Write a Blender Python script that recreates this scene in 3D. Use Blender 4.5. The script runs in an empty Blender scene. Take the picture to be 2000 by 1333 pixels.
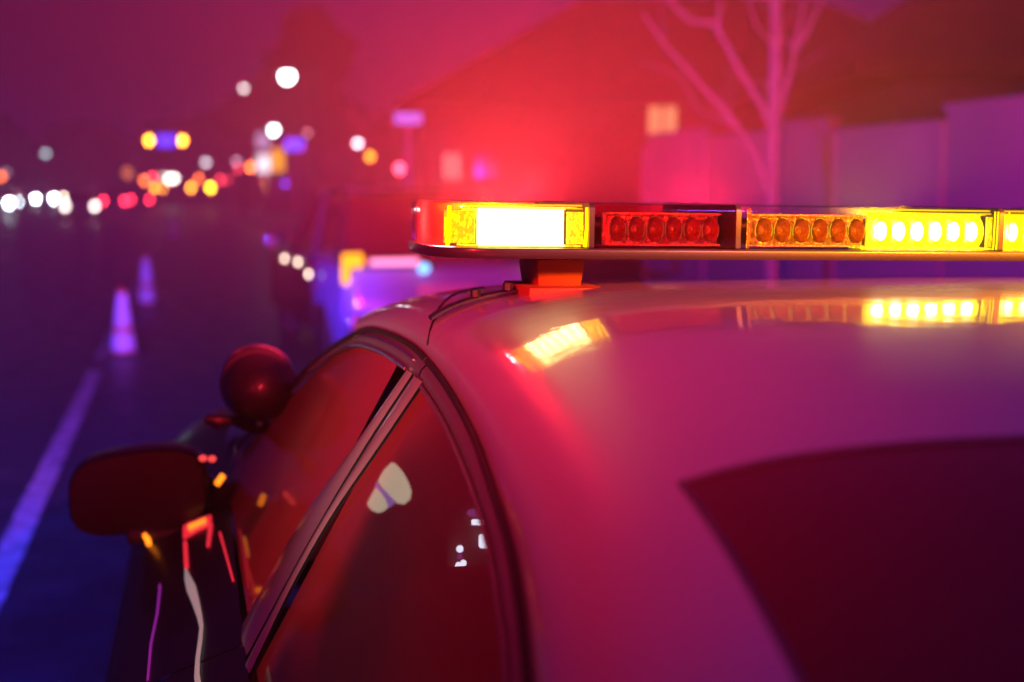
import bpy, bmesh, math, random
from math import sin, cos, pi, radians, sqrt
from mathutils import Vector, Matrix
random.seed(7)
sc = bpy.context.scene
COL = sc.collection
# ------------------------------------------------------------------ camera
cam = bpy.data.cameras.new('camera'); camo = bpy.data.objects.new('camera', cam); COL.objects.link(camo)
CAMP = Vector((-.92, -1.79, 1.6))
camo.location = CAMP
PITCH = math.atan(299.5/2778)
camo.rotation_euler = (pi/2 - PITCH, 0, -radians(13))
cam.sensor_width = 36; cam.lens = 50
cam.clip_start = .02; cam.clip_end = 3000
cam.dof.use_dof = True; cam.dof.focus_distance = 1.83; cam.dof.aperture_fstop = 2.6
cam.dof.aperture_ratio = 1.12
sc.camera = camo
# ------------------------------------------------------------------ world: dusk sky after sunset over a lit town
w = bpy.data.worlds.new('World'); sc.world = w; w.use_nodes = True
nt = w.node_tree; nt.nodes.clear()
out = nt.nodes.new('ShaderNodeOutputWorld'); bg = nt.nodes.new('ShaderNodeBackground')
tc = nt.nodes.new('ShaderNodeTexCoord'); sp = nt.nodes.new('ShaderNodeSeparateXYZ')
mr = nt.nodes.new('ShaderNodeMapRange'); cr = nt.nodes.new('ShaderNodeValToRGB')
nt.links.new(tc.outputs['Generated'], sp.inputs[0]); nt.links.new(sp.outputs['X'], mr.inputs[0])
mr.inputs[1].default_value = -.35; mr.inputs[2].default_value = .35
nt.links.new(mr.outputs[0], cr.inputs[0]); nt.links.new(cr.outputs[0], bg.inputs[0]); nt.links.new(bg.outputs[0], out.inputs[0])
cr.color_ramp.elements[0].color = (.004, .001, .045, 1); cr.color_ramp.elements[1].color = (.024, .004, .17, 1)
bg.inputs[1].default_value = 1.0
vs = sc.view_settings; vs.view_transform = 'Standard'; vs.look = 'None'; vs.gamma = 1; vs.exposure = -.15
cy = sc.cycles
cy.use_denoising = True
cy.max_bounces = 8; cy.transparent_max_bounces = 12; cy.volume_bounces = 0; cy.diffuse_bounces = 2; cy.glossy_bounces = 3
cy.transmission_bounces = 4; cy.caustics_reflective = False; cy.caustics_refractive = False
cy.sample_clamp_indirect = 3.0; cy.use_adaptive_sampling = False
RED = (1, .020, .046); BLUE = (.07, .05, 1); AMB = (1, .42, .004)
# ------------------------------------------------------------------ lights (beacons and added fills)
def lamp(name, loc, col, watts, r=.02, spot=None, tgt=None, blend=.6, spec=1):
    L = bpy.data.lights.new(name, 'SPOT' if spot else 'POINT')
    L.color = col; L.energy = watts; L.shadow_soft_size = r; L.specular_factor = spec
    o = bpy.data.objects.new(name, L); COL.objects.link(o); o.location = loc
    if spot:
        L.spot_size = radians(spot); L.spot_blend = blend
        d = Vector(tgt)-Vector(loc); o.rotation_euler = d.to_track_quat('-Z', 'Y').to_euler()
    return o
# forward facing beacons on the far side of the light bar, aimed up and ahead
lamp('red_spot_light', (-.42, .36, 1.535), RED, 2100, .015, 165, (-.55, .95, 2.6), .3)
lamp('red_spot_light', (-.12, .36, 1.535), RED, 1000, .015, 165, (-.12, .86, 2.6), .3)
lamp('amber_spot_light', (-.47, .34, 1.54), AMB, 90, .015, 160, (-.47, .6, 2.6), .3)
lamp('amber_spot_light', (.16, .34, 1.54), AMB, 120, .015, 160, (.16, .6, 2.6), .3)
# added red fill at the bar end, then the rear strobe; both graze the roof
lamp('red_side_fill', (-.578, .13, 1.556), RED, 14, .02)
lamp('amber_rear_strobe', (.46, -.05, 1.548), AMB, 12.0, .02)
lamp('cabin_fill_light', (-.1, .25, 1.26), RED, 19, .12)  # added cabin light that turns the side windows red
# fill spots added unseen behind the camera to redden and tint the car
lamp('red_spot_light', (-3.6, -5.2, 3.4), RED, 800, .25, 20, (-.55, .25, 1.42), 1)
lamp('red_spot_light', (-3.4, -5.4, 3.3), RED, 4300, .25, 11, (-.34, .20, 1.48), 1)
lamp('amber_spot_light', (3.2, -5.6, 3.0), (1, .20, .0), 14000, .25, 12, (.22, .05, 1.47), 1)  # added amber spot for orange on the roof by the bar
lamp('violet_fill_light', (2.5, -6.5, 4.0), (.28, .10, 1), 480, .3, 24, (-.2, -.4, 1.4), 1)  # added violet fill for the roof
lamp('red_spot_light', (-.62, .37, 1.53), RED, 100, .015, 80, (-5.5, 8, .8), 1)  # added red spot for the veil over the road at left
lamp('pillar_highlight_spot', (-3.4, -8.5, .75), (1, .74, .62), 5500, .1, 2.8, (-.69, .15, 1.235), 1)  # added narrow spot for the pale highlight on the door pillar
# blue beacons of the vehicles standing out of the picture on the left
lamp('blue_beacon_light', (-6.5, 1.5, 1.9), BLUE, 2200, .15, 50, (4, 9.5, 1.7), .6)
lamp('blue_beacon_light', (-3.3, -4, 1.5), (.05, .05, 1), 26000, .1, 20, (-1.0, 14, .3), .7)
lamp('blue_ground_strobe', (-2.7, 2.4, 1.2), (.04, .03, 1), 420, .1, 85, (-1.9, 3.2, 0), 1)
# ------------------------------------------------------------------ materials
M = {}
def pbsdf(name, col, rough=.5, metal=0, coat=0, coatr=.03, em=None, es=0, spec=.5, noise=0, nscale=20, bump=0, rnoise=0):
    m = bpy.data.materials.new(name); m.use_nodes = True; n = m.node_tree; b = n.nodes['Principled BSDF']
    b.inputs['Base Color'].default_value = (*col, 1); b.inputs['Roughness'].default_value = rough
    b.inputs['Metallic'].default_value = metal; b.inputs['Coat Weight'].default_value = coat
    b.inputs['Coat Roughness'].default_value = coatr; b.inputs['Specular IOR Level'].default_value = spec
    if em: b.inputs['Emission Color'].default_value = (*em, 1); b.inputs['Emission Strength'].default_value = es
    if noise or bump or rnoise:
        t = n.nodes.new('ShaderNodeTexCoord'); z = n.nodes.new('ShaderNodeTexNoise'); z.inputs['Scale'].default_value = nscale
        z.inputs['Detail'].default_value = 6; n.links.new(t.outputs['Object'], z.inputs['Vector'])
        if noise:
            r = n.nodes.new('ShaderNodeValToRGB'); r.color_ramp.elements[0].position = .3; r.color_ramp.elements[1].position = .7
            r.color_ramp.elements[0].color = (*[c*(1-noise) for c in col], 1); r.color_ramp.elements[1].color = (*[min(1, c*(1+noise)) for c in col], 1)
            n.links.new(z.outputs['Fac'], r.inputs[0]); n.links.new(r.outputs[0], b.inputs['Base Color'])
        if rnoise:
            q = n.nodes.new('ShaderNodeMapRange'); q.inputs[1].default_value = .3; q.inputs[2].default_value = .7
            q.inputs[3].default_value = max(.02, rough-rnoise); q.inputs[4].default_value = rough+rnoise
            n.links.new(z.outputs['Fac'], q.inputs[0]); n.links.new(q.outputs[0], b.inputs['Roughness'])
        if bump:
            u = n.nodes.new('ShaderNodeBump'); u.inputs['Strength'].default_value = bump; u.inputs['Distance'].default_value = .01
            n.links.new(z.outputs['Fac'], u.inputs['Height']); n.links.new(u.outputs[0], b.inputs['Normal'])
    M[name] = m; return m
def emis(name, col, s):
    m = bpy.data.materials.new(name); m.use_nodes = True; n = m.node_tree; n.nodes.clear()
    o = n.nodes.new('ShaderNodeOutputMaterial'); e = n.nodes.new('ShaderNodeEmission')
    e.inputs[0].default_value = (*col, 1); e.inputs[1].default_value = s; n.links.new(e.outputs[0], o.inputs[0])
    M[name] = m; return m
def glass(name, tint, film=(0, 0, 0), ffac=.0, rough=.02, ior=1.4):
    """thin sheet: fresnel gloss over tinted see-through, with a little scattering film on it"""
    m = bpy.data.materials.new(name); m.use_nodes = True; n = m.node_tree; n.nodes.clear()
    o = n.nodes.new('ShaderNodeOutputMaterial'); tr = n.nodes.new('ShaderNodeBsdfTransparent'); gl = n.nodes.new('ShaderNodeBsdfGlossy')
    fr = n.nodes.new('ShaderNodeFresnel'); fr.inputs[0].default_value = ior
    mx = n.nodes.new('ShaderNodeMixShader'); tr.inputs[0].default_value = (*tint, 1); gl.inputs['Roughness'].default_value = rough
    gl.inputs[0].default_value = (1, 1, 1, 1)
    base = tr
    if ffac:
        tl = n.nodes.new('ShaderNodeBsdfTranslucent'); tl.inputs[0].default_value = (*film, 1)
        df = n.nodes.new('ShaderNodeBsdfDiffuse'); df.inputs[0].default_value = (*film, 1)
        a = n.nodes.new('ShaderNodeMixShader'); a.inputs[0].default_value = .10
        n.links.new(tl.outputs[0], a.inputs[1]); n.links.new(df.outputs[0], a.inputs[2])
        c = n.nodes.new('ShaderNodeMixShader'); c.inputs[0].default_value = ffac
        n.links.new(tr.outputs[0], c.inputs[1]); n.links.new(a.outputs[0], c.inputs[2]); base = c
    n.links.new(fr.outputs[0], mx.inputs[0]); n.links.new(base.outputs[0], mx.inputs[1]); n.links.new(gl.outputs[0], mx.inputs[2])
    n.links.new(mx.outputs[0], o.inputs[0]); M[name] = m; return m
pbsdf('white_paint', (.50, .48, .52), .38, 0, 1, .03, noise=.03, nscale=3, rnoise=.05)
pbsdf('black_paint', (.014, .012, .014), .45, 0, .15, .1, spec=.2)
pbsdf('frame_black', (.14, .12, .12), .5, 0, .4, .15)
pbsdf('pillar_trim', (.26, .19, .19), .32, 0, .6, .14)
pbsdf('rubber', (.02, .02, .02), .7)
pbsdf('chrome', (.8, .8, .82), .12, 1)
pbsdf('satin_metal', (.5, .5, .52), .3, 1)
pbsdf('dark_plastic', (.03, .03, .03), .45, bump=.1, nscale=300)
pbsdf('mirror_glass', (.02, .015, .015), .2, 0, 0, spec=.25)
pbsdf('back_glass', (.16, .02, .02), .18, 0, .25, .05, spec=.2)
pbsdf('seat_cloth', (.16, .15, .15), .9, bump=.3, nscale=120)
pbsdf('headliner', (.45, .42, .4), .95)
pbsdf('dash', (.06, .06, .06), .7)
pbsdf('rim_metal', (.4, .4, .42), .3, 1)
glass('side_glass', (.42, .33, .33), (.40, .17, .17), .72, .04, 1.08)
glass('windshield_glass', (.8, .8, .8), (.4, .4, .4), .05, .02)
glass('lens_clear', (.97, .95, .92), (.8, .7, .6), .03, .03, 1.3)
glass('lens_amber', (1, .86, .45), (.9, .6, .2), .05, .03, 1.3)
glass('lens_red', (1, .45, .45), (.9, .3, .3), .06, .04, 1.3)
# ------------------------------------------------------------------ mesh helpers
def mesh(name, vs_, fs, mat, parent=None, smooth=True, mats=None, fm=None, auto=None):
    me = bpy.data.meshes.new(name); me.from_pydata([tuple(v) for v in vs_], [], fs)
    for m in (mats or [mat]): me.materials.append(M[m] if isinstance(m, str) else m)
    if fm:
        for p, k in zip(me.polygons, fm): p.material_index = k
    if smooth:
        for p in me.polygons: p.use_smooth = True
    me.update()
    o = bpy.data.objects.new(name, me); COL.objects.link(o)
    if parent: o.parent = parent
    if auto is not None:
        bm = bmesh.new(); bm.from_mesh(me)
        bmesh.ops.remove_doubles(bm, verts=bm.verts, dist=1e-5)
        bmesh.ops.recalc_face_normals(bm, faces=bm.faces)
        for e in bm.edges:
            if len(e.link_faces) == 2 and e.calc_face_angle(0) > radians(auto): e.smooth = False
        bm.to_mesh(me); bm.free()
    return o
class MB:
    def __init__(s): s.v = []; s.f = []; s.m = []
    def add(s, v, f, m=0):
        b = len(s.v); s.v += [tuple(p) for p in v]; s.f += [tuple(i+b for i in q) for q in f]; s.m += [m]*len(f); return s
    def box(s, c, d, m=0, rot=None, taper=1, bev=0):
        x, y, z = d[0]/2, d[1]/2, d[2]/2
        if bev:
            b = min(bev, x*.95, y*.95, z*.95); pts = []
            bm = bmesh.new(); bmesh.ops.create_cube(bm, size=1)
            for v in bm.verts: v.co = Vector((v.co.x*d[0]*(taper if v.co.z > 0 else 1), v.co.y*d[1]*(taper if v.co.z > 0 else 1), v.co.z*d[2]))
            bmesh.ops.bevel(bm, geom=bm.edges[:], offset=b, segments=2, affect='EDGES', profile=.6)
            bm.verts.index_update()
            vv = [v.co.copy() for v in bm.verts]; ff = [[v.index for v in f.verts] for f in bm.faces]; bm.free()
        else:
            vv = [Vector((sx*x*(taper if sz > 0 else 1), sy*y*(taper if sz > 0 else 1), sz*z)) for sz in (-1, 1) for sy in (-1, 1) for sx in (-1, 1)]
            ff = [(0, 2, 3, 1), (4, 5, 7, 6), (0, 1, 5, 4), (2, 6, 7, 3), (0, 4, 6, 2), (1, 3, 7, 5)]
        if rot: R_ = Matrix.Rotation(rot[0], 3, rot[1]); vv = [R_@v for v in vv]
        s.add([v+Vector(c) for v in vv], ff, m); return s
    def tube(s, pts, r, m=0, n=10, cap=True):
        pts = [Vector(p) for p in pts]; rs = r if isinstance(r, (list, tuple)) else [r]*len(pts); v = []; f = []
        for i, p in enumerate(pts):
            t = (pts[min(i+1, len(pts)-1)]-pts[max(i-1, 0)]).normalized()
            a = t.orthogonal().normalized() if i == 0 else (a - t*a.dot(t)).normalized()
            b = t.cross(a)
            for k in range(n): v.append(p+(a*cos(2*pi*k/n)+b*sin(2*pi*k/n))*rs[i])
        for i in range(len(pts)-1):
            for k in range(n): f.append((i*n+k, i*n+(k+1) % n, (i+1)*n+(k+1) % n, (i+1)*n+k))
        if cap: f.append(tuple(range(n))[::-1]); f.append(tuple((len(pts)-1)*n+k for k in range(n)))
        return s.add(v, f, m)
    def ball(s, c, r, m=0, nu=16, nv=10, sq=1):
        r = (r, r, r) if not isinstance(r, (tuple, list)) else r; v = []; f = []
        for j in range(nv+1):
            ph = pi*j/nv
            for i in range(nu):
                th = 2*pi*i/nu; v.append((c[0]+r[0]*sin(ph)*cos(th), c[1]+r[1]*sin(ph)*sin(th), c[2]+r[2]*cos(ph)))
        for j in range(nv):
            for i in range(nu): f.append((j*nu+i, j*nu+(i+1) % nu, (j+1)*nu+(i+1) % nu, (j+1)*nu+i))
        return s.add(v, f, m)
    def build(s, name, mat, parent=None, smooth=True, auto=35):
        ms = mat if isinstance(mat, (list, tuple)) else [mat]
        return mesh(name, s.v, s.f, None, parent, smooth, mats=ms, fm=s.m, auto=auto)
def grid(name, fn, nu, nv, mat, parent=None, flip=False):
    v = [fn(i/nu, j/nv) for j in range(nv+1) for i in range(nu+1)]; f = []
    for j in range(nv):
        for i in range(nu):
            a = j*(nu+1)+i; q = (a, a+1, a+nu+2, a+nu+1); f.append(q[::-1] if flip else q)
    return mesh(name, v, f, mat, parent)
def thing(name, label, cat, loc=(0, 0, 0), rz=0, group=None):
    o = bpy.data.objects.new(name, None); COL.objects.link(o); o.location = loc; o.rotation_euler = (0, 0, rz)
    return tag(o, label, cat, group)
def tag(o, label, cat, group=None):
    o['label'] = label; o['category'] = cat
    if group: o['group'] = group
    return o
def struct(o, kind='structure'): o['kind'] = kind; return o
def copy_tree(o, parent=None):
    c = o.copy(); COL.objects.link(c); c.parent = parent
    for ch in list(o.children): copy_tree(ch, c)
    return c
def interp(keys, t):
    """smooth (monotone-ish Catmull) interpolation through (t, value) keys"""
    k = keys
    if t <= k[0][0]: return k[0][1]+(t-k[0][0])*(k[1][1]-k[0][1])/(k[1][0]-k[0][0])
    if t >= k[-1][0]: return k[-1][1]+(t-k[-1][0])*(k[-1][1]-k[-2][1])/(k[-1][0]-k[-2][0])
    for i in range(len(k)-1):
        if k[i][0] <= t <= k[i+1][0]:
            x0, y0 = k[i]; x1, y1 = k[i+1]; h = x1-x0; u = (t-x0)/h
            m0 = (y1-k[i-1][1])/(x1-k[i-1][0]) if i > 0 else (y1-y0)/h
            m1 = (k[i+2][1]-y0)/(k[i+2][0]-x0) if i+2 < len(k) else (y1-y0)/h
            return (2*u**3-3*u**2+1)*y0+(u**3-2*u**2+u)*h*m0+(-2*u**3+3*u**2)*y1+(u**3-u**2)*h*m1
# ================================================================== SETTING
gm = pbsdf('asphalt', (.035, .032, .03), .48, spec=.5, noise=.35, nscale=3.0, bump=.25, rnoise=.13)
pbsdf('verge_soil', (.05, .045, .03), .95, noise=.4, nscale=2)
pbsdf('kerb_stone', (.3, .29, .28), .7, noise=.2, nscale=8)
pbsdf('pavement', (.2, .19, .18), .7, noise=.2, nscale=5)
pbsdf('marking_white', (.42, .42, .45), .6, noise=.6, nscale=7)
struct(mesh('ground', [(-400, -60, -.12), (400, -60, -.12), (400, 700, -.12), (-400, 700, -.12)], [(0, 1, 2, 3)], 'verge_soil', smooth=False))
struct(mesh('road', [(-15, -58, 0), (2.2, -58, 0), (2.2, 500, 0), (-15, 500, 0)], [(0, 1, 2, 3)], 'asphalt', smooth=False))
for nm, x0, x1 in (('kerb', 2.2, 2.36), ('kerb', -15.16, -15)):
    m = MB().box(((x0+x1)/2, 220, .0), (x1-x0, 560, .28), bev=.02); struct(m.build(nm, 'kerb_stone'))
for x0, x1 in ((2.36, 5.2), (-18.2, -15.16)):
    m = MB().box(((x0+x1)/2, 220, .01), (x1-x0, 560, .24)); struct(m.build('pavement', 'pavement', smooth=False, auto=None))
# dashed edge line
y = -14.0
for (y0, y1) in [(-3.5, 1.2), (2.0, 11.1), (12.0, 15.2)]+[(19+9*k, 23+9*k) for k in range(14)]:
    n = max(2, int((y1-y0)/.25)); v = []
    for i in range(n+1):
        yy = y0+(y1-y0)*i/n; j = random.uniform(-.006, .006); v += [(-1.755+j, yy, .004), (-1.635+j*.6, yy, .004)]
    struct(mesh('lane_marking', v, [(2*i, 2*i+1, 2*i+3, 2*i+2) for i in range(n)], 'marking_white', smooth=False))
for x in (-5.0, -8.4, -11.8):
    v = []; f = []
    for k in range(40):
        y0 = 5+k*9; b = len(v); v += [(x-.06, y0, .004), (x+.06, y0, .004), (x+.06, y0+3, .004), (x-.06, y0+3, .004)]; f.append((b, b+1, b+2, b+3))
    struct(mesh('lane_marking', v, f, 'marking_white', smooth=False))
# ================================================================== POLICE CAR
K = .55
ZR = [(-1.45, .985), (-1.3, 1.05), (-1.0, 1.182), (-.824, 1.245), (-.668, 1.291), (-.518, 1.319), (-.356, 1.344), (-.152, 1.364), (.074, 1.377), (.208, 1.379), (.401, 1.374), (.596, 1.361), (.755, 1.33), (.899, 1.288), (1.067, 1.223), (1.45, 1.0)]
ZG = [(-1.15, 1.05), (-1.0, 1.135), (-.787, 1.233), (-.699, 1.258), (-.592, 1.283), (-.477, 1.303), (-.359, 1.318), (-.208, 1.334), (-.008, 1.347), (.117, 1.351), (.404, 1.345), (.652, 1.325), (.867, 1.278), (1.042, 1.205), (1.22, 1.1), (1.36, 1.0)]
ZC = [(-1.75,1.05),(-1.5,1.16),(-1.25,1.28),(-1.0,1.385),(-.85,1.424),(-.6,1.452),(-.35,1.467),(-.15,1.472),(.05,1.470),(.3,1.460),(.55,1.441),(.8,1.41)]
def xside(z): return .62+(1.357-z)*K
def zrail(y): return interp(ZR, y)
def ztop(x, y):
    zr = zrail(y); xr = xside(zr); s = min(1, abs(x)/xr); return zr+(interp(ZC, y)-zr)*(1-s**4.5)**.42
def hdr(x): return -.825-.062*(1-(x/XH)**2)          # rear header of the roof
XH = .572; YH = -.825
def xe(y): return interp([(-1.6, .63), (-1.3, .60), (-1.05, .585), (-.825, .572)], y)   # edge of the rear window
car = thing('police_car', 'black and white police car with flashing light bar in the foreground', 'police car')
# roof shell: roof panel plus both C pillars, one sheet
def roof_fn(u, v):
    s = 2*u-1; t = abs(s)
    y0 = .80-.10*t**3
    # across: s in [-.8,.8] is the panel in front of the rear window
    sg = 1 if s >= 0 else -1
    y = y0
    if t < .7:
        tt = t/.7
        y = y0*(1-v)+hdr(XH*tt)*v
        wr = xside(zrail(y))*(1-1e-4)
        x = sg*tt*XH
    else:
        tt = (t-.7)/.3
        y = y0*(1-v)+YH*v
        xr = xside(zrail(y)); xm = XH*(1-v*0); x = sg*(xm+(xr-xm)*sin(tt*pi/2))
    return (x, y, ztop(x, y))
v = []; f = []; mats = []
NU, NV = 120, 60
for j in range(NV+1):
    for i in range(NU+1): v.append(roof_fn(i/NU, j/NV))
for j in range(NV):
    for i in range(NU):
        a = j*(NU+1)+i; f.append((a, a+1, a+NU+2, a+NU+1))
for sg in (-1, 1):
    b = len(v); n1, n2 = 18, 30
    for j in range(n2+1):
        y = YH-.65*j/n2
        for i in range(n1+1):
            tt = i/n1; xr = xside(zrail(y)); x0 = xe(y); x = sg*(x0+(xr-x0)*sin(tt*pi/2)); v.append((x, y, ztop(x, y)))
    for j in range(n2):
        for i in range(n1):
            a = b+j*(n1+1)+i; q = (a, a+1, a+n1+2, a+n1+1); f.append(q if sg > 0 else q[::-1])
n = M['white_paint'].node_tree; pb = n.nodes['Principled BSDF']; tx = n.nodes.new('ShaderNodeTexCoord'); z1 = n.nodes.new('ShaderNodeTexNoise'); z1.inputs['Scale'].default_value = 22; z1.inputs['Detail'].default_value = 3
bu = n.nodes.new('ShaderNodeBump'); bu.inputs['Strength'].default_value = .5; bu.inputs['Distance'].default_value = .0012
n.links.new(tx.outputs['Object'], z1.inputs['Vector']); n.links.new(z1.outputs['Fac'], bu.inputs['Height']); n.links.new(bu.outputs[0], pb.inputs['Coat Normal'])
z2 = n.nodes.new('ShaderNodeTexNoise'); z2.inputs['Scale'].default_value = 9; z2.inputs['Detail'].default_value = 8; q2 = n.nodes.new('ShaderNodeMapRange'); q2.inputs[1].default_value = .35; q2.inputs[2].default_value = .75; q2.inputs[3].default_value = .03; q2.inputs[4].default_value = .13
n.links.new(tx.outputs['Object'], z2.inputs['Vector']); n.links.new(z2.outputs['Fac'], q2.inputs[0]); n.links.new(q2.outputs[0], pb.inputs['Coat Roughness'])
roof = mesh('roof', v, f, 'white_paint', car)
bm = bmesh.new(); bm.from_mesh(roof.data); bmesh.ops.remove_doubles(bm, verts=bm.verts, dist=2e-4); bm.to_mesh(roof.data); bm.free()
for p in roof.data.polygons: p.use_smooth = True
# rear window
grid('rear_window', lambda u, q: (lambda y_, x_: (x_, y_, ztop(x_, y_)-.003))(
    hdr(XH*(2*u-1))*(1-q)+(-1.55)*q, (2*u-1)*xe(YH*(1-q)-1.55*q)), 40, 24, 'back_glass', car)
ptsL = [(hx_, hdr(hx_), ztop(hx_, hdr(hx_))-.001) for hx_ in [XH*(-1+2*i/40) for i in range(41)]]
MB().tube(ptsL, .0025, n=6).build('window_seal', 'frame_black', car)
for sg in (-1, 1): MB().tube([(sg*xe(y_), y_, ztop(xe(y_), y_)-.001) for y_ in [YH-.72*i/20 for i in range(21)]], .0025, n=6).build('window_seal', 'frame_black', car)
# windshield
def ws(u, q):
    s = 2*u-1; top = Vector((s*.56, .80-.10*abs(s)**3, 0)); top.z = ztop(top.x, top.y)-.002
    bot = Vector((s*.80, 1.62-.17*abs(s)**2, 1.0)); p = top.lerp(bot, q); p.z += .05*sin(q*pi)*(1-abs(s)**2*.6); return p
grid('windshield', ws, 24, 16, 'windshield_glass', car)
def side_pt(sg, y, z, off=0): return Vector((sg*(xside(z)+off*.876), y, z+off*.482))
def yl(z): return interp([(.88, .31), (1.02, .303), (1.118, .281), (1.238, .191), (1.35, .112)], z)
def ym(z): return interp([(.88, .155), (.959, .150), (1.118, .143), (1.245, .109), (1.352, .055)], z)
def yr_(z): return interp([(.88, .07), (.97, .09), (1.054, .112), (1.155, .100), (1.265, .035), (1.355, -.017)], z)
BELT = .955
for sg in (-1, 1):
    fl = sg > 0
    fd = bpy.data.objects.new('front_door', None); COL.objects.link(fd); fd.parent = car
    rd = bpy.data.objects.new('rear_door', None); COL.objects.link(rd); rd.parent = car
    # upper frames between roof edge and glass
    def band(y0, y1, off=.004):
        def fn(u, q):
            y = y0+(y1-y0)*u; a = zrail(y)-.004; b = min(interp(ZG, y), a-.004); z = a*(1-q)+b*q
            return side_pt(sg, y, z, off*sin(q*pi)+.001)
        return fn
    fr1 = grid('door_frame', band(.03, 1.40), 60, 6, 'frame_black', fd, fl)
    fr2 = grid('door_frame', band(-1.12, .022), 60, 6, 'frame_black', rd, fl)
    # glass
    grid('side_window', lambda u, q: (lambda y, : side_pt(sg, y, (interp(ZG, y)+.002)*(1-q)+BELT*q, -.004))(yl(1.1)-.05+(1.37-yl(1.1)+.05)*u), 40, 14, 'side_glass', fd, fl)
    grid('side_window', lambda u, q: (lambda y, : side_pt(sg, y, (interp(ZG, y)+.002)*(1-q)+BELT*q, -.004))(-1.12+(1.22)*u), 40, 14, 'side_glass', rd, fl)
    # pillar covers: two satin strips with a gap
    def strip(ya, yb):
        def fn(u, q):
            z = .94+(min(1.352, 9)-.94)*q; y = ya(z)*(1-u)+yb(z)*u; return side_pt(sg, y, z, .005+.004*sin(u*pi))
        return fn
    grid('pillar_cover', strip(lambda z: yl(z), lambda z: ym(z)+.012), 8, 24, 'pillar_trim', fd, fl)
    grid('pillar_cover', strip(lambda z: ym(z)-.004, lambda z: yr_(z)), 8, 24, 'pillar_trim', rd, fl)
    grid('pillar_seal', lambda u, q: (lambda z: side_pt(sg, yl(z)*(1-u)+yr_(z)*u, z, .001))(.94+.412*q), 4, 20, 'rubber', rd, fl)
    # trims
    def curve_pts(keys, y0, y1, off, n=60, dz=0): return [side_pt(sg, y0+(y1-y0)*i/n, interp(keys, y0+(y1-y0)*i/n)+dz, off) for i in range(n+1)]
    MB().tube(curve_pts(ZG, .12, 1.33, .006), .0028, n=8).build('window_trim', 'chrome', fd)
    MB().tube(curve_pts(ZG, -1.1, -.02, .005), .0028, n=8).build('window_trim', 'frame_black', rd)
    MB().tube(curve_pts(ZR, .03, 1.42, .004, dz=-.001), .0045, n=8).build('door_seal', 'rubber', fd)
    MB().tube(curve_pts(ZR, -1.3, .022, .004, dz=-.001), .0045, n=8).build('door_seal', 'rubber', rd)
    MB().tube(curve_pts(ZR, .1, 1.0, .006, dz=-.012), .0016, n=6).build('frame_bead', 'chrome', fd)
    # seam between the roof and the body side
    pts = []
    for i in range(15):
        t = i/14; x = .607-(.607-.46)*t; y = .06+.34*sin(t*pi/2); pts.append((sg*x, y, ztop(x, y)+.0002))
    MB().tube(pts, .0022, n=6).build('roof_seam', 'rubber', car)
# body below the belt
BS = [(.25, .96), (.3, .985), (.5, 1.02), (.7, 1.07), (.8, 1.07), (.86, 1.05), (.90, 1.0), (.93, .925), (.955, .850)]
def wid(y): return interp([(-2.45, .74), (-2.3, .86), (-1.9, .94), (-1.2, .99), (0, 1.0), (1.2, .985), (2.0, .96), (2.6, .88), (2.85, .74)], y)
WHEELS = (-1.42, 1.86)
def body_panel(name, y0, y1, mat, parent, sg, n=30):
    v = []; f = []; nz = 22
    for i in range(n+1):
        y = y0+(y1-y0)*i/n
        lo = .25
        for wy in WHEELS:
            dd = abs(y-wy)
            if dd < .40: lo = max(lo, .34+sqrt(max(0, .40**2-dd*dd)))
        hi = .955 if y > -1.2 else .955
        for j in range(nz+1):
            z = lo+(hi-lo)*j/nz; v.append((sg*interp(BS, z)*wid(y), y, z))
    for i in range(n):
        for j in range(nz):
            a = i*(nz+1)+j; q = (a, a+1, a+nz+2, a+nz+1); f.append(q if sg < 0 else q[::-1])
    return mesh(name, v, f, mat, parent)
for sg, fdn in ((-1, 0), (1, 1)):
    fds = [c for c in car.children if c.name.startswith('front_door')][fdn]; rds = [c for c in car.children if c.name.startswith('rear_door')][fdn]
    body_panel('door_panel', .21, 1.33, 'black_paint', fds, sg)
    body_panel('door_panel', -.86, .202, 'black_paint', rds, sg)
    body_panel('front_fender', 1.338, 2.8, 'black_paint', car, sg, 60)
    body_panel('quarter_panel', -2.4, -.868, 'white_paint', car, sg, 60)
    for dn, yy in ((fds, .36), (rds, -.68)):
        xx = interp(BS, .82)*wid(yy)
        MB().box((sg*(xx+.022), yy, .80), (.022, .19, .028), bev=.009).build('handle', 'chrome', dn)
def decklid(u, q):
    s = 2*u-1; y = -1.42-1.0*q; ww = .85*wid(y); return (s*ww, y, .955+.115*(1-abs(s)**5)*(1-.35*q*q)+(.02*sin(q*pi)))
grid('trunk_lid', decklid, 30, 16, 'white_paint', car)
def hoodf(u, q):
    s = 2*u-1; y = 1.42+.04*(1-s*s)*0+1.4*q; ww = .85*wid(y); return (s*ww, y, .955-.16*q**2+.075*(1-abs(s)**4)*(1-.6*q))
grid('hood', hoodf, 30, 16, 'black_paint', car, True)
MB().box((0, -2.42, .62), (1.5, .12, .62), bev=.05).build('rear_bumper', 'white_paint', car)
MB().box((0, 2.80, .55), (1.5, .12, .5), bev=.05).build('front_bumper', 'black_paint', car)
MB().box((0, .2, .30), (1.6, 4.6, .06)).build('underbody', 'dark_plastic', car)
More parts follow.
